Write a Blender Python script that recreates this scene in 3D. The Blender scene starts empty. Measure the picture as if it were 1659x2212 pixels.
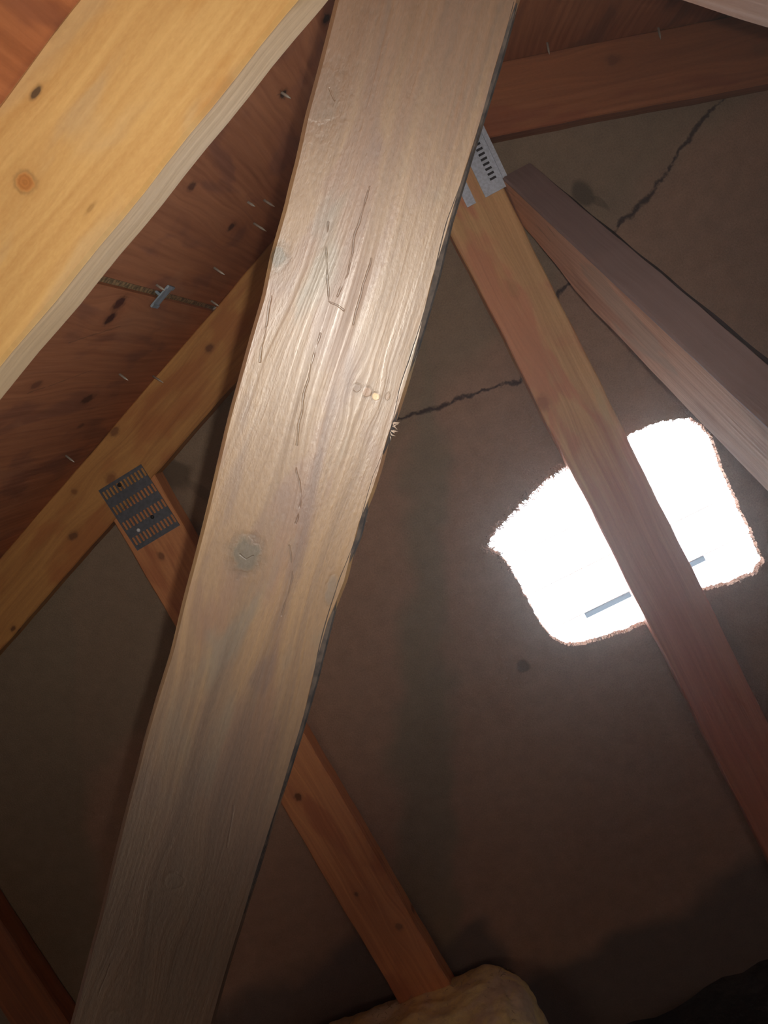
import bpy, bmesh, math, random
from mathutils import Vector, Matrix
import numpy as np
rnd = random.Random(7)
from mathutils import noise as mn
C = bpy.context.scene.collection

# ---------------------------------------------------------------- camera, world, lights, exposure
W, H, F = 1659, 2212, 1807.9
CAM = Vector((-0.1503, -1.1799, -0.2419))
RT = Vector((0.878999, 0.053107, -0.473858)).normalized()
DN = Vector((-0.459052, -0.174537, -0.871096)).normalized()
FW = Vector((-0.128967, 0.983217, -0.129039)).normalized()
cam_d = bpy.data.cameras.new('camera'); cam = bpy.data.objects.new('camera', cam_d); C.objects.link(cam)
M = Matrix((RT, -DN, -FW)).transposed().to_4x4(); M.translation = CAM
cam.matrix_world = M
cam_d.sensor_fit = 'VERTICAL'; cam_d.sensor_height = 36; cam_d.lens = F / H * 36
cam_d.clip_start = 0.01
bpy.context.scene.camera = cam

vs = bpy.context.scene.view_settings
vs.view_transform = 'Standard'; vs.look = 'None'; vs.gamma = 1; vs.use_curve_mapping = False
vs.exposure = 0.0
cy = bpy.context.scene.cycles
cy.max_bounces = 4; cy.diffuse_bounces = 3; cy.glossy_bounces = 2; cy.transmission_bounces = 2
cy.adaptive_threshold = .06
cy.caustics_reflective = False; cy.caustics_refractive = False

world = bpy.data.worlds.new('overcast_sky'); bpy.context.scene.world = world
world.use_nodes = True
bg = world.node_tree.nodes['Background']
bg.inputs['Color'].default_value = (0.86, 0.93, 1.0, 1); bg.inputs['Strength'].default_value = 12.0

def lamp(name, kind, loc, power, color, size, aim=None, **kw):
    d = bpy.data.lights.new(name, kind); d.energy = power; d.color = color; 
    if kind != 'AREA': d.shadow_soft_size = size
    for k, v in kw.items(): setattr(d, k, v)
    o = bpy.data.objects.new(name, d); C.objects.link(o); o.location = loc
    if aim is not None:
        o.rotation_euler = (Vector(aim) - Vector(loc)).to_track_quat('-Z', 'Y').to_euler()
    return o
FLASH = CAM + RT * 0.016 - DN * 0.006 - FW * 0.002
flash = lamp('phone_flash', 'SPOT', FLASH, 11.0, (1.0, 0.94, 0.84), 0.004,
             aim=CAM + FW * 1.0 - DN * 0.22 - RT * 0.10, spot_size=math.radians(82), spot_blend=1.0)
bulb = lamp('attic_bulb', 'POINT', (-0.95, -1.6, -0.56), 3.9, (1.0, 0.80, 0.56), 0.14)

portal = lamp('sky_portal', 'AREA', (-.02, .16, -.61), 1.0, (1, 1, 1), .01, aim=(-.02, -1, -.61))
portal.data.shape = 'RECTANGLE'; portal.data.size = .5; portal.data.size_y = .44
portal.data.cycles.is_portal = True

fill = lamp('ambient_fill', 'POINT', (0.75, -2.9, -.35), 12.0, (1.0, 0.84, 0.72), .30)  # unseen lamp added behind the camera to lift the ambient light

def ray(u, v): return RT * ((u - W / 2) / F) + DN * ((v - H / 2) / F) + FW
def at(u, v, Y):
    d = ray(u, v); return CAM + d * ((Y - CAM.y) / d.y)
def at_plane(u, v, P, n):
    d = ray(u, v); return CAM + d * ((P - CAM).dot(n) / d.dot(n))

# ---------------------------------------------------------------- material helpers
def lin(c):
    r = [(x / 255) / 12.92 if x / 255 <= .04045 else ((x / 255 + .055) / 1.055) ** 2.4 for x in c]
    return (r[0], r[1], r[2], 1)

class NT:
    def __init__(s, name):
        s.m = bpy.data.materials.new(name); s.m.use_nodes = True; s.t = s.m.node_tree
        s.b = s.t.nodes['Principled BSDF']
    def new(s, k, **kw):
        n = s.t.nodes.new(k)
        for a, v in kw.items(): setattr(n, a, v)
        return n
    def put(s, sock, v):
        if hasattr(v, 'is_linked'): s.t.links.new(v, sock)
        elif v is not None: sock.default_value = v
    def math(s, op, a, b=None, c=None, clamp=False):
        n = s.new('ShaderNodeMath', operation=op, use_clamp=clamp)
        for i, v in enumerate((a, b, c)):
            if v is not None: s.put(n.inputs[i], v)
        return n.outputs[0]
    def vm(s, op, a, b=None, scale=None):
        n = s.new('ShaderNodeVectorMath', operation=op); s.put(n.inputs[0], a)
        if b is not None: s.put(n.inputs[1], b)
        if scale is not None: s.put(n.inputs['Scale'], scale)
        return n.outputs['Value'] if op in ('LENGTH', 'DOT_PRODUCT', 'DISTANCE') else n.outputs['Vector']
    def xyz(s, x, y, z=0.0):
        n = s.new('ShaderNodeCombineXYZ')
        for i, v in enumerate((x, y, z)): s.put(n.inputs[i], v)
        return n.outputs[0]
    def sep(s, v):
        n = s.new('ShaderNodeSeparateXYZ'); s.put(n.inputs[0], v); return n.outputs
    def obj(s): return s.new('ShaderNodeTexCoord').outputs['Object']
    def noise(s, v, scale, detail=3, rough=.55, dist=0.0):
        n = s.new('ShaderNodeTexNoise'); s.put(n.inputs['Vector'], v)
        n.inputs['Scale'].default_value = scale; n.inputs['Detail'].default_value = detail
        n.inputs['Roughness'].default_value = rough; n.inputs['Distortion'].default_value = dist
        return n.outputs['Fac']
    def step(s, v, a, b, lo=0.0, hi=1.0):
        n = s.new('ShaderNodeMapRange', interpolation_type='SMOOTHSTEP'); s.put(n.inputs['Value'], v)
        n.inputs['From Min'].default_value = a; n.inputs['From Max'].default_value = b
        n.inputs['To Min'].default_value = lo; n.inputs['To Max'].default_value = hi
        return n.outputs['Result']
    def mix(s, f, a, b, blend='MIX'):
        n = s.new('ShaderNodeMix', data_type='RGBA', blend_type=blend)
        s.put(n.inputs[0], f); s.put(n.inputs[6], a); s.put(n.inputs[7], b); return n.outputs[2]
    def bump(s, h, strength, dist):
        n = s.new('ShaderNodeBump'); s.put(n.inputs['Height'], h)
        n.inputs['Strength'].default_value = strength; n.inputs['Distance'].default_value = dist
        s.t.links.new(n.outputs[0], s.b.inputs['Normal'])
    def segs(s, p, polys):
        """smallest distance from p to any of the polylines (2-D)"""
        d = None
        for pl in polys:
            for a, b in zip(pl[:-1], pl[1:]):
                A = Vector((a[0], a[1], 0)); B = Vector((b[0], b[1], 0)); BA = B - A
                pa = s.vm('SUBTRACT', p, tuple(A))
                h = s.math('MULTIPLY', s.vm('DOT_PRODUCT', pa, tuple(BA)), 1 / max(BA.length_squared, 1e-9), clamp=True)
                q = s.vm('SUBTRACT', pa, s.vm('SCALE', tuple(BA), scale=h))
                l = s.vm('LENGTH', q)
                d = l if d is None else s.math('MINIMUM', d, l)
        return d

def wood(name, light, dark, blotches=(), knots=(), cracks=(), rough=.6, spec=.35, fine=150, seed=0.0,
         contrast=1.0, bump=.35, crack_w=.0008, fuzz=0.12, knot_dark=(90, 60, 40), blot=3.0, edge=None, crack_a=.42, hero=False):
    """knots: (along, across, radius, stretch, darkness, colour or None); blotches: (colour, threshold, amount)"""
    n = NT(name); o = n.sep(n.obj())
    u = o[0]; v = n.math('ADD', o[1], n.math('MULTIPLY', o[2], .83))
    p2 = n.xyz(u, o[1], 0.0)
    vw = v; masks = []
    for (ku, kv, r, st, dk, col) in knots:
        du = n.math('MULTIPLY', n.math('SUBTRACT', u, ku), 1 / st); dv = n.math('SUBTRACT', v, kv)
        wob = n.math('MULTIPLY', n.math('SUBTRACT', n.noise(p2, 130, 3), .5), r * 1.1)
        d = n.math('ADD', n.vm('LENGTH', n.xyz(du, dv, 0.0)), wob)
        # the grain swells round the knot
        du2 = n.math('MULTIPLY', du, .45)
        g = n.step(n.vm('LENGTH', n.xyz(du2, dv, 0.0)), r * .4, r * 4.2, 1.0, 0.0)
        vw = n.math('SUBTRACT', vw, n.math('MULTIPLY', n.math('MULTIPLY', dv, g), .72))
        masks.append((d, r, dk, col))
    warp = n.math('MULTIPLY', n.math('SUBTRACT', n.noise(n.xyz(n.math('MULTIPLY', u, 3.0), n.math('MULTIPLY', v, 6.0), seed), 1.0, 2), .5), .02)
    vw = n.math('ADD', vw, warp)
    st1 = n.noise(n.xyz(n.math('MULTIPLY', u, 7.0), n.math('MULTIPLY', vw, fine * 3.2), seed), 1.0, 4, .6)
    st2 = n.noise(n.xyz(n.math('MULTIPLY', u, 2.2), n.math('MULTIPLY', vw, fine * .8), seed + 3.1), 1.0, 3, .55)
    ring = n.math('SINE', n.math('ADD', n.math('MULTIPLY', vw, 650.0), n.math('MULTIPLY', st2, 9.0)))
    fz = n.noise(n.xyz(n.math('MULTIPLY', u, 220.0), n.math('MULTIPLY', v, 520.0), seed), 1.0, 2, .6)
    tone = n.math('ADD', n.math('MULTIPLY', n.math('SUBTRACT', st1, .5), 1.3 * contrast),
                  n.math('MULTIPLY', n.math('SUBTRACT', st2, .5), 1.5 * contrast))
    tone = n.math('ADD', tone, n.math('MULTIPLY', ring, .10 * contrast))
    tone = n.math('ADD', tone, n.math('MULTIPLY', n.math('SUBTRACT', fz, .5), fuzz * 4))
    f = n.math('ADD', tone, .5, clamp=True)
    col = n.mix(f, lin(light), lin(dark))
    for i, (bc, th, am) in enumerate(blotches):
        b = n.noise(n.xyz(n.math('MULTIPLY', u, blot * 2.2), n.math('MULTIPLY', v, blot * 7.0), seed + 7.7 * (i + 1)), 1.0, 3, .5, .4)
        m = n.math('MULTIPLY', n.step(b, th, th + .13), am)
        sv = n.mix(n.math('MULTIPLY', f, .5), lin(bc), lin([x * .72 for x in bc]))
        col = n.mix(m, col, sv)
    hgt = n.math('MULTIPLY', f, -.6)
    for (d, r, dk, kc) in masks:
        inner = n.step(d, r * .55, r * 1.1, 1.0, 0.0)
        rim = n.math('MULTIPLY', n.step(d, r * .78, r, 0.0, 1.0), n.step(d, r * .98, r * 1.4, 1.0, 0.0))
        rim = n.math('MULTIPLY', rim, n.step(st1, .35, .65, .35, 1.0))
        halo = n.step(d, r * 1.2, r * 2.6, 1.0, 0.0)
        kcol = lin(kc) if kc else lin(knot_dark)
        rr = n.math('SINE', n.math('MULTIPLY', d, 6.28 / (r * .42)))
        kk = n.mix(n.math('ADD', n.math('MULTIPLY', rr, .07), n.math('MULTIPLY', st1, .4)), kcol, lin([x * .5 for x in (kc or knot_dark)]))
        col = n.mix(n.math('MULTIPLY', halo, .22 * dk), col, lin(dark))
        col = n.mix(n.math('MULTIPLY', inner, dk), col, kk)
        col = n.mix(n.math('MULTIPLY', rim, .35 * dk), col, lin([x * .55 for x in dark]))
        hgt = n.math('SUBTRACT', hgt, n.math('MULTIPLY', rim, .25))
    if cracks:
        wp = n.vm('ADD', p2, n.vm('SCALE', n.vm('SUBTRACT', n.new_color_noise(p2, 60), (.5, .5, .5)), scale=.004))
        d = n.segs(wp, cracks)
        w = n.math('MULTIPLY', n.noise(p2, 70, 2), crack_w * 2)
        cm = n.math('SUBTRACT', 1.0, n.step(n.math('DIVIDE', d, w), .5, 1.5))
        col = n.mix(n.math('MULTIPLY', cm, crack_a), col, lin((74, 58, 48)))
        hgt = n.math('SUBTRACT', hgt, n.math('MULTIPLY', cm, .5))
    for (ax, ea, eb, el, ed, ea_) in (edge or ()):     # one face or one stretch of the board has its own look
        em = n.math('MULTIPLY', n.step(n.math('ADD', o['xyz'.index(ax)], n.math('MULTIPLY', n.math('SUBTRACT', st2, .5), .25 if ax == 'x' else 0.0)), ea, eb), ea_)
        col = n.mix(em, col, n.mix(f, lin(el), lin(ed)))
    n.put(n.b.inputs['Base Color'], col)
    n.put(n.b.inputs['Roughness'], n.math('ADD', n.math('MULTIPLY', n.math('SUBTRACT', st1, .5), .5), rough))
    n.b.inputs['Specular IOR Level'].default_value = spec
    if not hero:     # plain streaks are relief enough on the boards further away
        hgt = n.math('MULTIPLY', n.noise(n.xyz(n.math('MULTIPLY', u, 7.0), n.math('MULTIPLY', v, fine * 3.2), seed), 1.0, 2, .6), -.8)
    n.bump(hgt, bump, .0012)
    return n.m

def _cn(s, v, scale):
    n = s.new('ShaderNodeTexNoise'); s.put(n.inputs['Vector'], v); n.inputs['Scale'].default_value = scale
    n.inputs['Detail'].default_value = 2
    return n.outputs['Color']
NT.new_color_noise = _cn

def plain(name, col, rough=.6, metal=0.0, spec=.3, var=.15, scale=60, bump=0.0, col2=None):
    n = NT(name); f = n.noise(n.obj(), scale, 4)
    c2 = col2 or [x * (1 - var * 2) for x in col]
    n.put(n.b.inputs['Base Color'], n.mix(n.step(f, .35, .65), lin(col), lin(c2)))
    n.b.inputs['Roughness'].default_value = rough; n.b.inputs['Metallic'].default_value = metal
    n.b.inputs['Specular IOR Level'].default_value = spec
    if bump: n.bump(f, bump, .002)
    return n.m

# ---------------------------------------------------------------- object helpers
def link(name, me, mat=None, parent=None):
    o = bpy.data.objects.new(name, me); C.objects.link(o)
    if mat is not None and me is not None: me.materials.append(mat)
    if parent is not None: o.parent = parent
    return o
def tag(o, label, cat, group=None):
    o['label'] = label; o['category'] = cat
    if group: o['group'] = group
    return o
def struct(o): o['kind'] = 'structure'; return o
def from_bm(name, bm, mat, parent=None, smooth=False):
    bmesh.ops.recalc_face_normals(bm, faces=bm.faces)
    me = bpy.data.meshes.new(name); bm.to_mesh(me); bm.free()
    if smooth:
        for p in me.polygons: p.use_smooth = True
    return link(name, me, mat, parent)
def frame(O, U, V):
    U = U.normalized(); N = U.cross(V).normalized(); V = N.cross(U).normalized()
    m = Matrix((U, V, N)).transposed().to_4x4(); m.translation = O
    return m
def interp(t, pts):
    if t <= pts[0][0]: return pts[0][1]
    for a, b in zip(pts[:-1], pts[1:]):
        if t <= b[0]: return a[1] + (b[1] - a[1]) * (t - a[0]) / max(b[0] - a[0], 1e-9)
    return pts[-1][1]
def timber(name, O, U, V, length, width, thick, mat, lo=None, hi=None, cut=(0, 0), cutb=(0, 0), n=90, ch=.0016, wob=.0006, bow=None):
    """A length of lumber. local x = along, y = across, z = out of the front face (front at 0, back at -thick).
    lo / hi: outlines [(along, across)] of the two narrow edges; cut: start = a*across + b."""
    r = random.Random(name + str(round(O.x + O.z, 3))); ph = [r.uniform(0, 6.28) for _ in range(6)]
    bm = bmesh.new(); prev = None
    for i in range(n + 1):
        f = i / n; s = length * f
        a = (interp(s, lo) if lo else -width / 2) + wob * (math.sin(s * 23 + ph[0]) + .6 * math.sin(s * 71 + ph[1]))
        b = (interp(s, hi) if hi else width / 2) + wob * (math.sin(s * 19 + ph[2]) + .6 * math.sin(s * 83 + ph[3]))
        sec = [(a, -ch), (a + ch, 0), (b - ch, 0), (b, -ch), (b, -thick + ch), (b - ch, -thick), (a + ch, -thick), (a, -thick + ch)]
        ring = []
        for (y, z) in sec:
            x = s + (cut[0] * y + cut[1]) * (1 - f) + (cutb[0] * y + cutb[1]) * f
            ring.append(bm.verts.new((x, y, z + (bow(s) if bow else 0))))
        if prev:
            for k in range(8): bm.faces.new((prev[k], prev[(k + 1) % 8], ring[(k + 1) % 8], ring[k]))
        else: bm.faces.new(ring)
        prev = ring
    bm.faces.new(prev[::-1])
    o = from_bm(name, bm, mat); o.matrix_world = frame(O, U, V)
    return o
def box_bm(bm, c, s, rot=None):
    r = bmesh.ops.create_cube(bm, size=1.0)
    m = Matrix.Translation(c) @ (rot.to_4x4() if rot else Matrix()) @ Matrix.Diagonal((*s, 1))
    bmesh.ops.transform(bm, matrix=m, verts=r['verts'])
    return r['verts']
def tube_bm(bm, pts, rad, seg=6):
    prev = None
    for i, p in enumerate(pts):
        p = Vector(p); q = Vector(pts[min(i + 1, len(pts) - 1)]) - Vector(pts[max(i - 1, 0)])
        q.normalize(); a = q.orthogonal().normalized(); b = q.cross(a)
        rr = rad[i] if isinstance(rad, (list, tuple)) else rad
        ring = [bm.verts.new(p + (a * math.cos(t) + b * math.sin(t)) * rr) for t in [k * 2 * math.pi / seg for k in range(seg)]]
        if prev:
            for k in range(seg): bm.faces.new((prev[k], prev[(k + 1) % seg], ring[(k + 1) % seg], ring[k]))
        else: bm.faces.new(ring[::-1])
        prev = ring
    bm.faces.new(prev)

S = 0.33876; NRM = math.sqrt(1 + S * S); CH = 0.089 * NRM      # roof pitch; height of chords measured plumb
WALLY = 0.038; FLOORZ = -1.33
XE = 4.1

# ---------------------------------------------------------------- the setting: gable wall, roof sheathing, floor, far end
def wall_material():
    n = NT('brown_fibreboard'); o = n.sep(n.obj()); p = n.xyz(o[0], o[2], 0.0)
    wide = n.noise(p, 5, 3); mid = n.noise(p, 45, 4, .6); fine = n.noise(p, 420, 3, .65)
    f = n.math('ADD', n.math('MULTIPLY', fine, .9), n.math('MULTIPLY', mid, .55)); f = n.math('SUBTRACT', f, .22, clamp=True)
    col = n.mix(f, lin((190, 152, 130)), lin((126, 101, 88)))
    # greyer and darker patches: a slanting band and the foot and left of the wall
    wp = n.vm('ADD', p, n.vm('SCALE', n.vm('SUBTRACT', n.new_color_noise(p, 9), (.5, .5, .5)), scale=.09))
    q = n.sep(wp)
    def side(a, b):     # signed distance to the right of the line a -> b
        d = Vector((b[0] - a[0], b[1] - a[1])).normalized()
        return n.math('SUBTRACT', n.math('MULTIPLY', q[0], -d.y), n.math('SUBTRACT', d.x * -a[1] + d.y * -a[0] * -1 * -1, n.math('MULTIPLY', q[1], d.x)))
    def lind(a, b):
        d = Vector((b[0] - a[0], b[1] - a[1])).normalized(); nx, ny = -d.y, d.x
        return n.math('SUBTRACT', n.math('ADD', n.math('MULTIPLY', q[0], nx), n.math('MULTIPLY', q[1], ny)), nx * a[0] + ny * a[1])
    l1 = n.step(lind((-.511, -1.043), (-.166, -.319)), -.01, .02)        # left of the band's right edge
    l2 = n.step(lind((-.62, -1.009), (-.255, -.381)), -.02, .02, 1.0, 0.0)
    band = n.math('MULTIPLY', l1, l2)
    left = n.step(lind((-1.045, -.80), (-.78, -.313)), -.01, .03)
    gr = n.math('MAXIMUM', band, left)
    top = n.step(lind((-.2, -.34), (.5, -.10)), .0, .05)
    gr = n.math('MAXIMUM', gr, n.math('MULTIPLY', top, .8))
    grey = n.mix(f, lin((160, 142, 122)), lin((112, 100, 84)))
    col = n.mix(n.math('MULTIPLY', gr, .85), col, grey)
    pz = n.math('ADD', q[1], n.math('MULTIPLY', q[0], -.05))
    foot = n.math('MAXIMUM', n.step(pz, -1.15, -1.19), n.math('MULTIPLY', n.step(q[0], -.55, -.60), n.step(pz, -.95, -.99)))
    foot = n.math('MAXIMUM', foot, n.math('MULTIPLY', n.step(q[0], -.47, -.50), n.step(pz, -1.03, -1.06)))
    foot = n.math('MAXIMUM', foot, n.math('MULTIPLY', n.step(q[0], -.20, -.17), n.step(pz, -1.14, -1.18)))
    foot_col = n.mix(f, lin((120, 104, 98)), lin((84, 72, 70)))
    col = n.mix(n.math('MULTIPLY', foot, .85), col, foot_col)
    # knocks and stains
    for (x, z, rx, rz, am) in ((.150, -.133, .014, .022, .6), (.158, -.158, .006, .012, .4), (-.562, -.209, .030, .024, .55), (-.222, -.700, .014, .012, .6), (-.545, -.25, .008, .03, .3)):
        d = n.vm('LENGTH', n.xyz(n.math('MULTIPLY', n.math('SUBTRACT', q[0], x), 1 / rx), n.math('MULTIPLY', n.math('SUBTRACT', q[1], z), 1 / rz), 0.0))
        col = n.mix(n.math('MULTIPLY', n.step(d, .75, 1.2, 1.0, 0.0), am), col, lin((62, 52, 42)))
    # torn cracks between pieces
    wc = n.vm('ADD', p, n.vm('SCALE', n.vm('SUBTRACT', n.new_color_noise(p, 55), (.5, .5, .5)), scale=.014))
    wc = n.vm('ADD', wc, n.vm('SCALE', n.vm('SUBTRACT', n.new_color_noise(p, 300), (.5, .5, .5)), scale=.004))
    cr = [[(-.62, -.335), (-.30, -.275), (-.222, -.290), (-.179, -.300), (-.131, -.308), (-.089, -.314), (-.047, -.325), (.0, -.28), (.051, -.245), (.066, -.239), (.11, -.225),
           (.161, -.201), (.193, -.193), (.243, -.173), (.289, -.147), (.323, -.132), (.355, -.12), (.47, -.06)]]
    d = n.segs(wc, cr)
    w = n.math('ADD', n.math('MULTIPLY', n.noise(p, 18, 2), .005), .0008)
    cm = n.step(n.math('DIVIDE', d, w), .25, 1.35, 1.0, 0.0)
    col = n.mix(n.math('MULTIPLY', cm, .9), col, lin((56, 43, 46)))
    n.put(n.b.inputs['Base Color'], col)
    n.b.inputs['Roughness'].default_value = .95; n.b.inputs['Specular IOR Level'].default_value = .1
    n.bump(n.math('ADD', n.math('MULTIPLY', fine, .8), mid), .8, .0022)
    return n.m

HOLE_PX = [(1052, 1182), (1060, 1160), (1086, 1128), (1112, 1098), (1140, 1076), (1172, 1044), (1214, 1012), (1280, 972), (1360, 938), (1400, 920), (1450, 905), (1490, 903), (1520, 920), (1540, 948),
           (1556, 1000), (1580, 1050), (1600, 1100), (1625, 1150), (1650, 1212), (1632, 1240), (1580, 1262), (1520, 1277), (1460, 1312), (1400, 1345), (1350, 1366), (1300, 1382), (1260, 1394), (1225, 1396),
           (1190, 1376), (1165, 1345), (1150, 1315), (1120, 1260), (1095, 1215), (1070, 1195)]
hp = [at(a, b, WALLY) for a, b in HOLE_PX]; hp = [(v.x, v.z) for v in hp]
hole = []
for i, a in enumerate(hp):
    b = hp[(i + 1) % len(hp)]; L = math.dist(a, b); k = max(1, int(L / .0016))
    nx, nz = (b[1] - a[1]) / L, -(b[0] - a[0]) / L
    for j in range(k):
        t = j / k; px = a[0] + (b[0] - a[0]) * t; pz = a[1] + (b[1] - a[1]) * t
        w = .0016 * mn.noise((px * 60, pz * 60, 3)) * 1.5 + .0014 * mn.noise((px * 260, pz * 260, 7)) + rnd.uniform(-.0009, .0009)
        hole.append((px + nx * w, pz + nz * w))
HX = sum(x for x, z in hole) / len(hole); HZ = sum(z for x, z in hole) / len(hole)

def build_wall():
    bm = bmesh.new()
    outer = [(-XE, FLOORZ - .1), (XE, FLOORZ - .1), (XE, CH - XE * S), (0, CH), (-XE, CH - XE * S)]
    def loop(pts):
        vs = [bm.verts.new((x, WALLY, z)) for x, z in pts]
        return [bm.edges.new((vs[i], vs[(i + 1) % len(vs)])) for i in range(len(vs))]
    e = loop(outer) + loop(hole)
    bmesh.ops.triangle_fill(bm, use_beauty=True, use_dissolve=False, edges=e)
    g = bmesh.ops.extrude_face_region(bm, geom=bm.faces[:])
    bmesh.ops.translate(bm, vec=(0, .016, 0), verts=[v for v in g['geom'] if isinstance(v, bmesh.types.BMVert)])
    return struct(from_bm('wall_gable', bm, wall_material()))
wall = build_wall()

# torn fibres round the rough-cut opening
bm = bmesh.new()
for k in range(1100):
    i = rnd.randrange(len(hole)); x, z = hole[i]
    top = z > HZ + .06; bot = z < HZ - .09; left = x < HX - .1
    if not (top or bot) and rnd.random() < .6: continue
    inw = Vector((HX - x, 0, HZ - z)).normalized()
    L = rnd.uniform(.002, .008) * (2.1 if top and x < HX else 1)
    p = Vector((x, WALLY + rnd.uniform(-.001, .012), z)) - inw * .001
    d = (inw + Vector((rnd.uniform(-.9, .9), rnd.uniform(-.9, .2), rnd.uniform(-.9, .9)))).normalized()
    d2 = (d + Vector((rnd.uniform(-.8, .8), rnd.uniform(-.4, .2), rnd.uniform(-.8, .8)))).normalized()
    tube_bm(bm, [p, p + d * L * .5, p + d * L * .5 + d2 * L * .5], [.0008, .0006, .0002], 4)
for k in range(900):      # the ragged, fuzzy upper left lip
    i = rnd.randrange(len(hole)); x, z = hole[i]
    if not (z > HZ + .03 and x < HX - .01): continue
    out = Vector((x - HX, 0, z - HZ)).normalized()
    p = Vector((x, WALLY + .0005, z)) + out * rnd.uniform(-.001, .011) ** 1
    d = (Vector((rnd.uniform(-.8, .8), -1, rnd.uniform(-.8, .8))) - out * rnd.uniform(0, .8)).normalized(); L = rnd.uniform(.003, .009)
    e = (d + Vector((rnd.uniform(-1, 1), rnd.uniform(-.3, .3), rnd.uniform(-1, 1)))).normalized()
    tube_bm(bm, [p + Vector((0, .001, 0)), p + d * L * .5, p + d * L * .5 + e * L * .5], [.0010, .0008, .0003], 4)
fib = from_bm('torn_fibres', bm, plain('torn_fibre', (214, 172, 150), .95, var=.2), wall); fib['kind'] = 'stuff'

# roof sheathing
def roof_frame(side, x0):        # origin on the underside plane at x0, y=-4; local x = +Y (grain), z = down into the attic
    N = Vector((S * -side, 0, -1)).normalized()
    U = Vector((0, 1, 0)); V = N.cross(U)
    return Vector((x0, -4.2, CH - abs(x0) * S)), U, V
def sheathing(name, side, xa, xb, mat, th=.006):
    O, U, V = roof_frame(side, (xa + xb) / 2)
    wd = abs(xb - xa) * NRM
    o = timber(name, O, U, V, 4.262, wd, th, mat, n=2, ch=.0006, wob=0)
    return struct(o)
def rl(side, x0, P):      # world point -> local (along, across) on a sheet centred at x0
    O, U, V = roof_frame(side, x0); d = P - O
    return (d.dot(U), d.dot(V))
def roofpt(u, v, side=-1):
    s = -side * S; d = ray(u, v)      # left: z - S x = CH
    t = (CH - (CAM.z - s * CAM.x)) / (d.z - s * d.x)
    return CAM + d * t
JX = -0.3785; GAP = .0042
XL, XU = (JX - GAP - XE) / 2, (JX + GAP) / 2
def kn(x0, px, r, st=1.6, dk=.9, col=None, side=-1):
    a = rl(side, x0, roofpt(*px, side)); return (a[0], a[1], r, st, dk, col)
ply = dict(light=(206, 136, 94), dark=(156, 94, 62), rough=.7, spec=.2, fine=55, contrast=.8, bump=.25, fuzz=.06)
m_low = wood('red_brown_plywood_lower', seed=2.0, blotches=(((128, 78, 66), .52, .5), ((206, 142, 104), .56, .5)),
             knots=[kn(XL, (258, 655), .010, 1.3, .95, (88, 40, 30)), kn(XL, (238, 688), .009, 1.2, .95, (80, 36, 28)), kn(XL, (190, 862), .008, 2.2, .8, (86, 46, 34)),
                    kn(XL, (78, 832), .006, 2, .6, (100, 52, 40)), kn(XL, (175, 920), .005, 2, .6, (84, 44, 34))],
             cracks=[[rl(-1, XL, roofpt(*a)) for a in q] for q in ([(250, 612), (300, 606), (352, 612)], [(20, 18), (76, 54), (120, 84)], [(0, 60), (40, 84)], [(100, 0), (130, 20)], [(150, 740), (260, 705)], [(60, 850), (200, 800)])], **ply)
m_up = wood('red_brown_plywood_upper', seed=5.0, blotches=(((134, 82, 70), .52, .5), ((210, 146, 108), .58, .5)),
            knots=[kn(XU, (500, 490), .007, 1.4, .9, (84, 46, 34)), kn(XU, (415, 402), .006, 1.4, .8, (84, 46, 34)), kn(XU, (612, 203), .005, 1.5, .95, (50, 30, 24)), kn(XU, (706, 40), .005, 2, .95, (50, 30, 24))],
            cracks=[[rl(-1, XU, roofpt(*a)) for a in q] for q in ([(598, 206), (612, 200), (628, 214)], [(700, 30), (712, 44)], [(605, 195), (616, 214)])], **ply)
m_rt = wood('red_brown_plywood_right', seed=9.0, blotches=(((120, 76, 60), .50, .5),), knots=[], **ply)
struct(sheathing('ceiling', -1, -XE, JX - GAP, m_low))
struct(sheathing('ceiling', -1, JX + GAP, 0.0, m_up))
struct(sheathing('ceiling', 1, 0.0, XE, m_rt))
felt = plain('roofing_felt', (190, 156, 112), .95, var=.2, scale=200)
bm = bmesh.new()
for sd in (-1, 1):
    up = Vector((S * sd, 0, 1)).normalized() * .0066
    a = Vector((0, -4.2, CH)) + up; b = Vector((sd * XE, -4.2, CH - XE * S)) + up; th = up.normalized() * .004
    q = [a, b, b + Vector((0, 4.262, 0)), a + Vector((0, 4.262, 0))]
    lo = [bm.verts.new(v) for v in q]; hi = [bm.verts.new(v + th) for v in q]
    bm.faces.new(lo); bm.faces.new(hi[::-1])
    for k in range(4): bm.faces.new((lo[k], lo[(k + 1) % 4], hi[(k + 1) % 4], hi[k]))
struct(from_bm('roof', bm, felt))
# far end of the attic, behind the camera
bm = bmesh.new()
pts = [(-XE, FLOORZ - .1), (XE, FLOORZ - .1), (XE, CH - XE * S), (0, CH), (-XE, CH - XE * S)]
f0 = [bm.verts.new((x, -4.2, z)) for x, z in pts]; f1 = [bm.verts.new((x, -4.216, z)) for x, z in pts]
bm.faces.new(f0); bm.faces.new(f1[::-1])
for k in range(5): bm.faces.new((f0[k], f0[(k + 1) % 5], f1[(k + 1) % 5], f1[k]))
struct(from_bm('wall_back', bm, plain('dark_board', (110, 90, 72), .95)))
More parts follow.
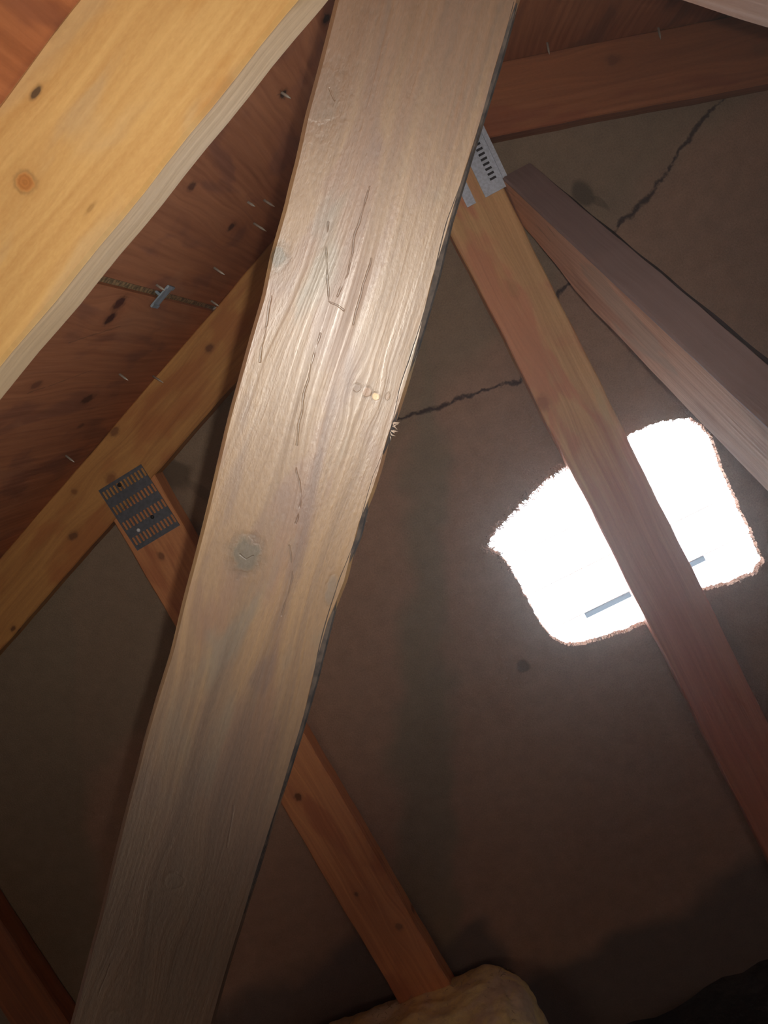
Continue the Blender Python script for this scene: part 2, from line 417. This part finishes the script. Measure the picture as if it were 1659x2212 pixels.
# floor: a blanket of loose grey insulation
def floor_mat():
    n = NT('loose_grey_insulation'); o = n.obj()
    a = n.noise(o, 14, 5, .65); b = n.noise(o, 120, 4, .7)
    n.put(n.b.inputs['Base Color'], n.mix(n.step(n.math('ADD', n.math('MULTIPLY', a, .6), n.math('MULTIPLY', b, .4)), .4, .6), lin((74, 66, 62)), lin((48, 42, 40))))
    n.b.inputs['Roughness'].default_value = 1; n.b.inputs['Specular IOR Level'].default_value = .05
    n.bump(n.math('ADD', a, n.math('MULTIPLY', b, .6)), .8, .01); return n.m
from mathutils import noise as mn
bm = bmesh.new(); nx, ny = 260, 120; grid = []
for i in range(nx + 1):
    row = []
    for j in range(ny + 1):
        x = -XE + 2 * XE * i / nx; y = -4.2 + 4.238 * (j / ny) ** .7
        z = FLOORZ + .035 * mn.noise((x * 3, y * 3, 1)) + .02 * mn.noise((x * 11, y * 11, 4)) + .008 * mn.noise((x * 35, y * 35, 2))
        z += .26 * math.exp(-((x + .95) / .20) ** 2 - ((y - .03) / .16) ** 2)
        row.append(bm.verts.new((x, y, z)))
    grid.append(row)
for i in range(nx):
    for j in range(ny): bm.faces.new((grid[i][j], grid[i + 1][j], grid[i + 1][j + 1], grid[i][j + 1]))
g = bmesh.ops.extrude_face_region(bm, geom=bm.faces[:])
for v in [q for q in g['geom'] if isinstance(q, bmesh.types.BMVert)]: v.co.z = FLOORZ - .1
struct(from_bm('floor', bm, floor_mat(), smooth=False))

# ---------------------------------------------------------------- gable vent outside the opening
vent = link('gable_vent', None); vent.location = (-.02, WALLY + .016, -.61)
tag(vent, 'daylit white louvred vent outside the rough-cut opening in the gable wall', 'vent')
white = plain('white_vent_paint', (240, 242, 245), .5, var=.02)
def vpart(name, boxes, mat):
    bm = bmesh.new()
    for c, s, r in boxes: box_bm(bm, Vector(c), s, r)
    o = from_bm(name, bm, mat, vent); return o
vpart('frame', [((0, .02, .205), (.48, .036, .03), None), ((0, .02, -.205), (.48, .036, .03), None), ((-.235, .02, 0), (.03, .036, .38), None), ((.235, .02, 0), (.03, .036, .38), None)], white)
rm = NT('translucent_grey_plastic'); tr = rm.new('ShaderNodeBsdfTranslucent'); tr.inputs['Color'].default_value = (.23, .25, .27, 1)
rm.t.links.new(tr.outputs[0], rm.t.nodes['Material Output'].inputs['Surface']); rail_mat = rm.m
for k in range(6):
    rt = Matrix.Rotation(math.radians(-38), 3, 'X')
    vpart('slat', [((0, .055, -.165 + k * .066), (.44, .045, .0015), rt)], white)
vpart('screen_rail', [((.0, .008, -.0795 - .0), (.195, .004, .0075), None)], rail_mat)

# ---------------------------------------------------------------- gable-end framing
ZD = Vector((0, 0, -1)); XR = Vector((1, 0, 0))
def px_local(m, px, Y=0.0):
    p = m.inverted() @ at(px[0], px[1], Y); return p
def stud(x, ztop, label, mat, w=.089, name='wall_stud', lo=None, hi=None, cut=(0, 0)):
    o = timber(name, Vector((x, 0, ztop)), ZD, XR, ztop - (FLOORZ - .05), w, WALLY - .0006, mat, lo=lo, hi=hi, cut=cut)
    tag(o, label, 'stud', 'vertical studs of the gable end'); return o
def kl(O, px, r, st=1.4, dk=.85, col=None, Y=0.0, U=ZD, V=XR):
    p = at(px[0], px[1], Y) - O; return (p.dot(U.normalized()), p.dot(V.normalized()), r, st, dk, col)
OP = Vector((0, 0, 0))
mP = wood('orange_tan_stud', (236, 190, 134), (192, 142, 96), seed=11.0, edge=[('x', .36, .56, (196, 116, 92), (158, 88, 70), .85)], fine=90, rough=.55,
          blotches=(((222, 142, 108), .47, .75), ((216, 188, 132), .56, .5)), knots=[kl(OP, (1108, 622), .007, 1.6, .35, (190, 150, 100)), kl(OP, (1172, 868), .010, 1.2, .45, (150, 82, 66))], contrast=.7)
stud(0.0, -0.001, 'orange tan wall stud crossing in front of the bright vent opening', mP)
OS = Vector((-.618, 0, -.618 * S))
mS = wood('orange_brown_stud', (224, 156, 104), (180, 112, 70), seed=15.0, fine=80, rough=.6, contrast=.8,
          blotches=(((176, 96, 60), .5, .6),), knots=[kl(OS, (643, 1722), .007, 1.2, .8, (96, 54, 36)), kl(OS, (348, 1202), .0055, 1.3, .7, (110, 62, 38)), kl(OS, (770, 1932), .004, 1.2, .7, (90, 48, 32)), kl(OS, (862, 2002), .007, 1.0, .6, (90, 48, 32))])
stud(-.618, -.618 * S, 'orange wall stud passing behind the weathered post, with a nail plate at its top', mS, cut=(-S, 0))
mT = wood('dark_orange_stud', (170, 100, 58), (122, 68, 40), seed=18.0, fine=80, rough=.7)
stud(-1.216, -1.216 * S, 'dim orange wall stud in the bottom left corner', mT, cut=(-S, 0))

Nf = Vector((0, -1, 0))
def chord(side, Y, x_end, mat, label, name, lo=None, hi=None, ch=.0016):
    U = Vector((side, 0, -S)).normalized(); V = Nf.cross(U)
    up = Vector((S * side, 0, 1)).normalized()
    O = Vector((0, Y, 0)) + up * .0445
    L = x_end * NRM
    sg = 1 if V.dot(up) < 0 else -1          # side of local y that is the lower edge
    # plumb cut at the ridge
    o = timber(name, O, U, V, L, .0888, .0374, mat, cut=(sg * S, -.0445 * S - .0005 * -1), lo=lo, hi=hi, ch=ch)
    tag(o, label, 'rafter'); return o, O, U, V
def chord_k(side, Y, px, r, st, dk, col):
    U = Vector((side, 0, -S)).normalized(); V = Nf.cross(U); O = Vector((0, Y, 0)) + Vector((S * side, 0, 1)).normalized() * .0445
    return kl(O, px, r, st, dk, col, Y, U, V)
mCL = wood('amber_rafter', (214, 158, 92), (166, 112, 62), seed=21.0, fine=70, rough=.6, contrast=.7,
           blotches=(((180, 104, 56), .5, .6),), knots=[chord_k(-1, 0, (452, 752), .0055, 1.4, .8, (110, 62, 36)), chord_k(-1, 0, (158, 1158), .0068, 1.2, .8, (112, 70, 44)), chord_k(-1, 0, (160, 1062), .005, 1.2, .6, (120, 66, 36)), chord_k(-1, 0, (28, 1358), .004, 1.4, .8, (90, 44, 26)), chord_k(-1, 0, (248, 932), .006, 1.6, .7, (110, 56, 32)), chord_k(-1, 0, (240, 1035), .009, 1.1, .6, (120, 56, 34))])
chord(-1, 0.0, 2.6, mCL, 'amber sloping rafter against the gable wall, left of the weathered post', 'sloping_rafter')
mCR = wood('red_brown_rafter', (182, 112, 70), (132, 76, 46), seed=24.0, fine=60, rough=.65, contrast=.6, blotches=(((150, 78, 48), .5, .6),),
           knots=[chord_k(1, 0, (1325, 130), .008, 1.2, .5, (100, 56, 38)), chord_k(1, 0, (1640, 105), .008, 1.2, .4, (130, 86, 60))])
chord(1, 0.0, 2.6, mCR, 'dim red-brown sloping rafter above the cracked wall, at upper right', 'sloping_rafter')

# ---------------------------------------------------------------- diagonal brace running from the gable peak back into the attic
BO = Vector((0.04798, 0, -0.07050)); BD = Vector((0.03232, -0.81491, -0.57868)).normalized()
BU = Vector((0.99786, 0.05922, -0.02767)); BV = Vector((-.05682, .57655, -.81508))
# front face (local z=0) is the flat -x side; across = BV; thickness along +BU
mB = wood('pinkish_brace', (236, 186, 156), (200, 146, 118), seed=31.0, edge=[('y', -.0045, -.003, (158, 134, 132), (146, 122, 120), 1.0)], fine=90, rough=.65, contrast=.8, blotches=(((190, 128, 100), .5, .5), ((186, 160, 140), .55, .5)),
          knots=[], cracks=[[(.10, -.030), (.14, -.037)], [(.145, -.012), (.165, -.018)]])
hi = [(0, .0), (.16, .0), (.19, -.0003), (.22, .0003), (.4, .0), (1.6, 0)]
lo = [(0, -.060), (.10, -.066), (.16, -.074), (.21, -.086), (.26, -.0905), (.3, -.088), (.5, -.0913), (1.6, -.0913)]
brace = timber('diagonal_brace', BO, BD, -BV, 1.35, .0913, .0418, mB, lo=lo, hi=hi, cut=(.35, 0.004), ch=.002)
if (brace.matrix_world.to_3x3() @ Vector((0, 0, 1))).dot(BU) > 0:
    raise RuntimeError('brace faces the wrong way')
tag(brace, 'pinkish diagonal brace running down from the peak past the vent, right of the orange stud', 'brace')
# dark raised strip along its far upper edge
bm = bmesh.new(); q = 70; prev = None
for i in range(q + 1):
    s = .06 + 1.2 * i / q; w = .0006 + .0048 * min(1, s / .6) + .0006 * math.sin(s * 60)
    ring = [bm.verts.new(v) for v in ((s, -.0002, -.0418 + .001), (s, -.004, -.0418 - w), (s, -.03, -.0418 - w * .8), (s, -.034, -.0418 + .001))]
    if prev:
        for k in range(4): bm.faces.new((prev[k], prev[(k + 1) % 4], ring[(k + 1) % 4], ring[k]))
    else: bm.faces.new(ring)
    prev = ring
bm.faces.new(prev[::-1])
brace_strip = from_bm('dark_edge', bm, plain('dark_brown_edge', (70, 40, 38), .9), brace); brace_strip['label'] = 'dark strip on the edge'

# ---------------------------------------------------------------- the nearer truss
NY = -0.70
mNL = wood('yellow_rafter', (214, 174, 112), (186, 140, 82), seed=41.0, edge=[('z', -.0015, -.004, (250, 218, 178), (226, 192, 150), 1.0)], fine=46, rough=.55, contrast=.75, blotches=(((206, 172, 124), .50, .7), ((190, 128, 56), .54, .6)), blot=4.0, bump=.5, fuzz=.16,
           knots=[chord_k(-1, NY, (55, 393), .0058, 1.0, 1.0, (192, 128, 66)), chord_k(-1, NY, (78, 200), .0022, 2.2, .9, (80, 62, 48)), chord_k(-1, NY, (195, 450), .0014, 4.0, .5, (140, 100, 50)), chord_k(-1, NY, (108, 45), .008, 1.0, .35, (150, 120, 80))])
near, *_ = chord(-1, NY, 1.7, mNL, 'bright yellow sloping rafter close overhead at top left', 'sloping_rafter', ch=.0022)
mNR = wood('pale_rafter', (214, 170, 120), (170, 124, 84), seed=44.0, fine=60)
chord(1, NY, 1.5, mNR, 'pale sloping rafter just above the frame at top right', 'sloping_rafter')

# weathered web post crossing the whole picture; it has a slight twist towards the camera
SP = at(735, 742, NY)
nP = ((CAM - SP).normalized() + (FLASH - SP).normalized()).normalized()
UD = Vector((-.7071, 0, -.7071)); UD = (UD - nP * UD.dot(nP)).normalized()
VD = nP.cross(UD)                       # across, towards the right of the picture
if VD.dot(RT) < 0: raise RuntimeError('post across flipped')
P0 = at_plane(905, 0, SP, nP)
P0 = P0 - UD * .075
def pl(u, v):
    d = at_plane(u, v, SP, nP) - P0; return (d.dot(UD), d.dot(VD))
LE = [(725, 0), (712, 60), (700, 110), (686, 160), (672, 215), (655, 275), (640, 330), (620, 430), (590, 530), (568, 610), (545, 700), (522, 800), (500, 890), (478, 980), (458, 1060), (437, 1135), (425, 1180), (402, 1270), (372, 1370), (340, 1480), (312, 1590), (288, 1690), (262, 1790), (240, 1885), (212, 1985), (180, 2100), (150, 2212), (118, 2330)]
RE = [(1122, 0), (1086, 130), (1050, 248), (1024, 330), (1003, 400), (978, 480), (950, 600), (920, 705), (897, 780), (875, 840), (858, 905), (838, 965), (812, 1030), (797, 1090), (780, 1160), (742, 1255), (722, 1330), (704, 1400), (688, 1465), (668, 1535), (648, 1602), (620, 1690), (595, 1765), (563, 1870), (530, 1975), (500, 2080), (480, 2150), (463, 2212), (435, 2325)]
lo = [pl(*a) for a in LE]; hi = [pl(*a) for a in RE]
lo = [(0, lo[0][1])] + lo + [(2.0, lo[-1][1])]; hi = [(0, hi[0][1] + .001)] + hi + [(2.0, hi[-1][1])]
def pk(px, r, st, dk, col): a = pl(*px); return (a[0], a[1], r, st, dk, col)
def pc(*pts): return [pl(*a) for a in pts]
mW = wood('weathered_post', (160, 128, 92), (114, 86, 60), seed=51.0, fine=120, rough=.47, spec=1.0, contrast=.6, bump=.35, crack_w=.0005, fuzz=.16, hero=True, edge=[('x', .36, .60, (118, 98, 88), (82, 66, 60), .85), ('x', .20, .10, (128, 94, 70), (92, 70, 52), .85)],  # wood tone shifts at both ends, darkened further to carry the flash falloff
          blotches=(((130, 94, 76), .49, .6), ((122, 120, 108), .56, .5), ((108, 84, 78), .57, .5)), blot=4.5,
          knots=[pk((530, 1198), .0098, 1.25, .95, (100, 88, 70)), pk((375, 1903), .0062, 1.0, .85, (128, 118, 100)), pk((600, 556), .0060, 1.3, .9, (100, 88, 70)),
                 pk((697, 205), .0115, 1.5, .8, (116, 100, 78)), pk((256, 2205), .0075, 1.1, .6, (140, 132, 120)), pk((772, 838), .0026, 1.0, .95, (120, 84, 54)),
                 pk((792, 847), .0030, 1.0, .95, (150, 104, 62)), pk((812, 856), .0022, 1.0, .95, (226, 178, 112)), pk((838, 856), .0012, 1.6, .7, (150, 110, 70)),
                 pk((715, 1275), .0035, 3.0, .5, (112, 104, 96))],
          cracks=[pc((800, 400), (770, 500), (752, 590), (730, 640)), pc((708, 480), (706, 560), (712, 650), (742, 668)), pc((800, 560), (778, 640), (762, 700)),
                  pc((640, 1130), (650, 1060), (642, 1010)), pc((518, 1196), (532, 1208), (548, 1200)), pc((505, 1740), (492, 1830)), pc((200, 2212), (212, 2150), (240, 2080)),
                  pc((690, 720), (655, 850), (640, 960)), pc((585, 640), (560, 780)), pc((625, 1180), (632, 1250), (610, 1330)), pc((710, 190), (722, 214))])
bx = lambda s: 0.0
post = timber('truss_web', P0, UD, VD, 1.3, .089, .037, mW, lo=lo, hi=hi, cut=(-.28, .052), n=240, ch=.0022, wob=.0003)
tag(post, 'weathered grey-tan diagonal truss web crossing the whole picture from top to bottom', 'truss web')
# waney bark strip along its right edge
bm = bmesh.new(); prev = None; q = 150
for i in range(q + 1):
    s = .06 + .56 * i / q; e = interp(s, hi)
    w = max(.0004, .0018 + .0010 * math.sin(s * 31 + 1) + .0005 * math.sin(s * 77)) * min(1, (.62 - s) / .15 + .05)
    ring = [bm.verts.new(v) for v in ((s, e - w - .0012, .00012), (s, e - .0006, -.0006), (s, e + .0008, -.004), (s, e + .0008, -.020), (s, e - .004, -.020))]
    if prev:
        for k in range(5): bm.faces.new((prev[k], prev[(k + 1) % 5], ring[(k + 1) % 5], ring[k]))
    else: bm.faces.new(ring)
    prev = ring
bm.faces.new(prev[::-1])
bk = from_bm('dark_edge', bm, plain('grey_bark', (88, 78, 72), .85, col2=(58, 52, 52), scale=150), post); bk['label'] = 'dark grey bark along the edge'

# frayed splinter on its right edge
bm = bmesh.new(); c0 = pl(846, 925)
for k in range(16):
    p = Vector((c0[0] + rnd.uniform(-.004, .004), c0[1] - .0012, -.001)); d = Vector((rnd.uniform(-.6, 1), 1, rnd.uniform(-.3, .5))).normalized(); L = rnd.uniform(.002, .006)
    e = (d + Vector((rnd.uniform(-1, 1), 0, rnd.uniform(-.5, .5)))).normalized()
    tube_bm(bm, [p, p + d * L * .5, p + d * L * .5 + e * L * .5], [.0005, .0004, .0001], 4)
sp_ = from_bm('frayed_splinters', bm, plain('pale_splinter', (214, 190, 172), .9, var=.05), post); sp_['kind'] = 'stuff'

# mirrored web at top right
mR = wood('pink_web', (222, 182, 160), (186, 138, 116), seed=61.0, fine=80, rough=.6, contrast=.6)
u2 = Vector((.7071, 0, -.7071)); v2 = Nf.cross(u2)
o2 = Vector((0.054, NY, -.142 + .010)) - u2 * .09 + v2 * (.0445 + .008)
web2 = timber('truss_web', o2, u2, v2, 1.3, .089, .037, mR, cut=(.32, .034))
tag(web2, 'pale pink truss web edge showing in the top right corner', 'truss web')

# ---------------------------------------------------------------- metal plates
galv = plain('galvanised_steel', (190, 196, 212), .5, metal=.5, var=.05, scale=300, bump=.1)
galv_dark = plain('tarnished_galvanised_steel', (104, 108, 120), .5, metal=.55, var=.06, scale=200, bump=.1)
def plate_bm(w, h, slots, th=.0012):
    xs = sorted({-w / 2, w / 2, *[a for s in slots for a in (s[0], s[1])]}); ys = sorted({-h / 2, h / 2, *[a for s in slots for a in (s[2], s[3])]})
    bm = bmesh.new(); V = {}
    def gv(i, j):
        if (i, j) not in V: V[i, j] = bm.verts.new((xs[i], 0, ys[j]))
        return V[i, j]
    for i in range(len(xs) - 1):
        for j in range(len(ys) - 1):
            cx, cy = (xs[i] + xs[i + 1]) / 2, (ys[j] + ys[j + 1]) / 2
            if any(s[0] < cx < s[1] and s[2] < cy < s[3] for s in slots): continue
            bm.faces.new((gv(i, j), gv(i + 1, j), gv(i + 1, j + 1), gv(i, j + 1)))
    g = bmesh.ops.extrude_face_region(bm, geom=bm.faces[:])
    bmesh.ops.translate(bm, vec=(0, -th, 0), verts=[v for v in g['geom'] if isinstance(v, bmesh.types.BMVert)])
    return bm
slots = []
for r in range(4):
    for k in range(12):
        x = -.0375 + .0026 + k * .0062; z = -.0445 + r * .0262
        slots.append((x, x + .0036, z, z + .0125))
pa = link('nail_plate', None); pa.location = at(301, 1097, -.0005); pa.rotation_euler = (0, math.radians(-2.5), 0)
tag(pa, 'dark punched metal nail plate joining the left stud to the sloping rafter', 'metal plate')
from_bm('plate', plate_bm(.0755, .1035, slots), galv_dark, pa)
def nail_head(px, r, mat, par):
    bm = bmesh.new(); p = at(px[0], px[1], -.0025)
    bmesh.ops.create_uvsphere(bm, u_segments=14, v_segments=8, radius=r)
    bmesh.ops.scale(bm, vec=(1, .45, 1), verts=bm.verts)
    o = from_bm('nail_head', bm, mat, par, True); o.location = pa.matrix_world.inverted() @ p if False else (p - pa.location)
    return o
shiny = plain('bright_nail', (235, 235, 238), .25, metal=0.0, spec=1.0, var=.02)
nail_head((297, 1145), .0028, shiny, pa)['label'] = 'shiny nail head'
nail_head((328, 1118), .0030, plain('dull_nail', (70, 66, 70), .5, metal=.8), pa)
nail_head((260, 1046), .0032, plain('dull_nail_dark', (60, 54, 56), .6, metal=.7), pa)

pb = link('nail_plate', None); pb.location = Vector((.0, -.0005, -.0245)); pb.rotation_euler = (0, math.radians(1.0), 0)
tag(pb, 'grey slotted metal nail plate at the peak, above the orange stud', 'metal plate')
sl = []
for k in range(13):
    z = -.044 + k * .0068; sl.append((.0335, .0425, z, z + .0032))
sl += [(.0045, .0185, -.060, .030), (-.024, -.0085, -.060, .030)]
from_bm('plate', plate_bm(.112, .098, sl), galv, pb)
bm = bmesh.new(); box_bm(bm, Vector((.038, -.0001, -.0035)), (.012, .0006, .088))  # dark sheet put in for the shade inside the slots
bs = from_bm('slot_shade', bm, plain('slot_shade_grey', (52, 50, 58), .6, metal=.3), pb); bs['label'] = 'dark strip standing in for shade in the slots'
bm = bmesh.new(); box_bm(bm, Vector((.0525, -.0022, 0)), (.0062, .0032, .098))
fe = from_bm('folded_edge', bm, galv, pb); fe['label'] = 'raised folded edge'

# plywood clip bridging the gap between two roof sheets
cp = roofpt(348, 638); sl_dir = Vector((-1, 0, -S)).normalized(); ndn = Vector((S, 0, -1)).normalized()
clip = link('plywood_clip', None); clip.matrix_world = frame(cp + ndn * .0004, sl_dir, Vector((0, 1, 0)))
sgn = 1 if (clip.matrix_world.to_3x3() @ Vector((0, 0, 1))).dot(ndn) > 0 else -1
tag(clip, 'small pale metal clip bridging the gap between two plywood roof sheets', 'clip')
cm_ = plain('clip_steel', (170, 186, 200), .5, metal=.3, var=.08)
bm = bmesh.new()
box_bm(bm, Vector((0, 0, sgn * .0012)), (.030, .020, .0018))
for e in (-.0135, .0135): box_bm(bm, Vector((e, 0, sgn * .0022)), (.0045, .0215, .0022))
bmesh.ops.bevel(bm, geom=bm.edges[:], offset=.0003, segments=1, affect='EDGES')
from_bm('clip_plate', bm, cm_, clip)
bm = bmesh.new(); box_bm(bm, Vector((0, 0, -sgn * .004)), (.003, .008, .009))
from_bm('clip_web', bm, cm_, clip)

# points of roofing nails coming through the sheathing
nail_mat = plain('nail_steel', (214, 206, 194), .4, metal=.3, var=.1)
def roof_nail(px, L, tilt, label, side=-1):
    p = roofpt(*px, side); dn = Vector((S * -side, 0, -1)).normalized()
    d = (dn + Vector(tilt)).normalized()
    bm = bmesh.new(); tube_bm(bm, [-d * .004, d * L * .9, d * L * 1.35], [.0015, .0014, .0003], 8)
    o = from_bm('roofing_nail', bm, nail_mat, smooth=True); o.location = p
    tag(o, label, 'nail', 'nail points through the roof sheathing'); return o
roof_nail((548, 482), .015, (.2, -.3, 0), 'shiny nail point under the plywood, left of the weathered web at mid shadow')
roof_nail((570, 432), .012, (.2, -.3, 0), 'nail point under the plywood, topmost of the ones left of the weathered web')
roof_nail((535, 436), .008, (.2, -.3, 0), 'short nail point with splintered plywood, beside the topmost nail')
roof_nail((462, 578), .013, (.2, -.3, 0), 'nail point under the plywood, just above the small metal clip and to its right')
roof_nail((456, 650), .010, (.2, -.2, 0), 'nail point at the end of the sheet gap beside the amber rafter')
roof_nail((338, 615), .009, (.2, -.3, 0), 'short nail point close beside the metal clip')
roof_nail((258, 808), .011, (.2, -.3, 0), 'nail point under the plywood midway along the amber rafter')
roof_nail((330, 812), .016, (.3, -.5, 0), 'nail point hanging over the edge of the amber rafter')
roof_nail((142, 984), .012, (.2, -.3, 0), 'lowest nail point under the plywood, at far left')
roof_nail((608, 200), .008, (.2, -.2, 0), 'nail tip in a black star-shaped split in the plywood')
roof_nail((1182, 92), .012, (0, -.3, 0), 'nail point above the right-hand rafter near the peak', 1)
roof_nail((1422, 60), .012, (0, -.3, 0), 'nail point above the right-hand rafter further from the peak', 1)

# ---------------------------------------------------------------- fibreglass batt at the foot of the wall
def batt_mat():
    n = NT('yellow_fibreglass'); o = n.obj(); a = n.noise(o, 16, 5, .6, .6); b = n.noise(o, 90, 5, .7)
    c = n.mix(n.step(a, .40, .62), lin((246, 230, 170)), lin((232, 216, 188)))
    c = n.mix(n.math('MULTIPLY', n.step(b, .4, .7), .45), c, lin((190, 170, 138)))
    n.put(n.b.inputs['Base Color'], c); n.b.inputs['Roughness'].default_value = 1; n.b.inputs['Specular IOR Level'].default_value = .05
    n.bump(n.math('ADD', a, n.math('MULTIPLY', b, .5)), .5, .004); return n.m
bm = bmesh.new(); bmesh.ops.create_cube(bm, size=1.0)
bmesh.ops.subdivide_edges(bm, edges=bm.edges[:], cuts=70, use_grid_fill=True)
BC = Vector((-.725, -.075, -1.216)); BS = Vector((.52, .21, .23))
for v in bm.verts:
    c = v.co; p = Vector((c.x * BS.x, c.y * BS.y, c.z * BS.z))
    r = Vector((max(-.5, min(.5, c.x * .97)), c.y, c.z)); rr = (abs(c.x * 2) ** 16 + abs(c.y * 2) ** 6 + abs(c.z * 2) ** 6) ** (1 / 7.)
    p *= 1 / max(rr, .9) if rr > .9 else 1
    p.z += -.035 * c.x * (c.z + .5)
    q = p * 9; nrm = p.normalized()
    p += nrm * (.016 * mn.noise(q) + .009 * mn.noise(q * 2.6) + .0035 * mn.noise(q * 6.5) + .0015 * mn.noise(q * 15))
    v.co = p
batt = from_bm('insulation_batt', bm, batt_mat(), smooth=True); batt.location = BC
tag(batt, 'fluffy yellowish fibreglass batt lying at the foot of the gable wall', 'insulation')
bm = bmesh.new()
for k in range(420):
    x = rnd.uniform(-.25, .25); y = rnd.uniform(-.09, .08); z = .5 * BS.z - .035 * x / BS.x
    p = Vector((x, y, z - .006)); L = rnd.uniform(.005, .016)
    d = Vector((rnd.uniform(-1, 1), rnd.uniform(-1, .4), rnd.uniform(.1, 1))).normalized(); e = (d + Vector((rnd.uniform(-1, 1), 0, rnd.uniform(-1, .3)))).normalized()
    tube_bm(bm, [p, p + d * L * .5, p + d * L * .5 + e * L * .5], [.0005, .0004, .0002], 3)
fz = from_bm('loose_fibres', bm, plain('glass_fibre', (190, 170, 130), .9, var=.1), batt); fz['kind'] = 'stuff'

# ---------------------------------------------------------------- thin scattering box added to imitate lens bloom around the opening
bm = bmesh.new(); box_bm(bm, Vector((0, -2.05, -.7)), (8.6, 4.6, 2.2))
vmat = bpy.data.materials.new('bloom_haze'); vmat.use_nodes = True; vt = vmat.node_tree
vt.nodes.remove(vt.nodes['Principled BSDF'])
vsn = vt.nodes.new('ShaderNodeVolumeScatter'); vsn.inputs['Density'].default_value = .058; vsn.inputs['Anisotropy'].default_value = .86
vt.links.new(vsn.outputs[0], vt.nodes['Material Output'].inputs['Volume'])
haze = from_bm('bloom_haze', bm, vmat); haze['kind'] = 'stuff'
tag(haze, 'faint haze added for the lens bloom around the bright opening', 'haze')
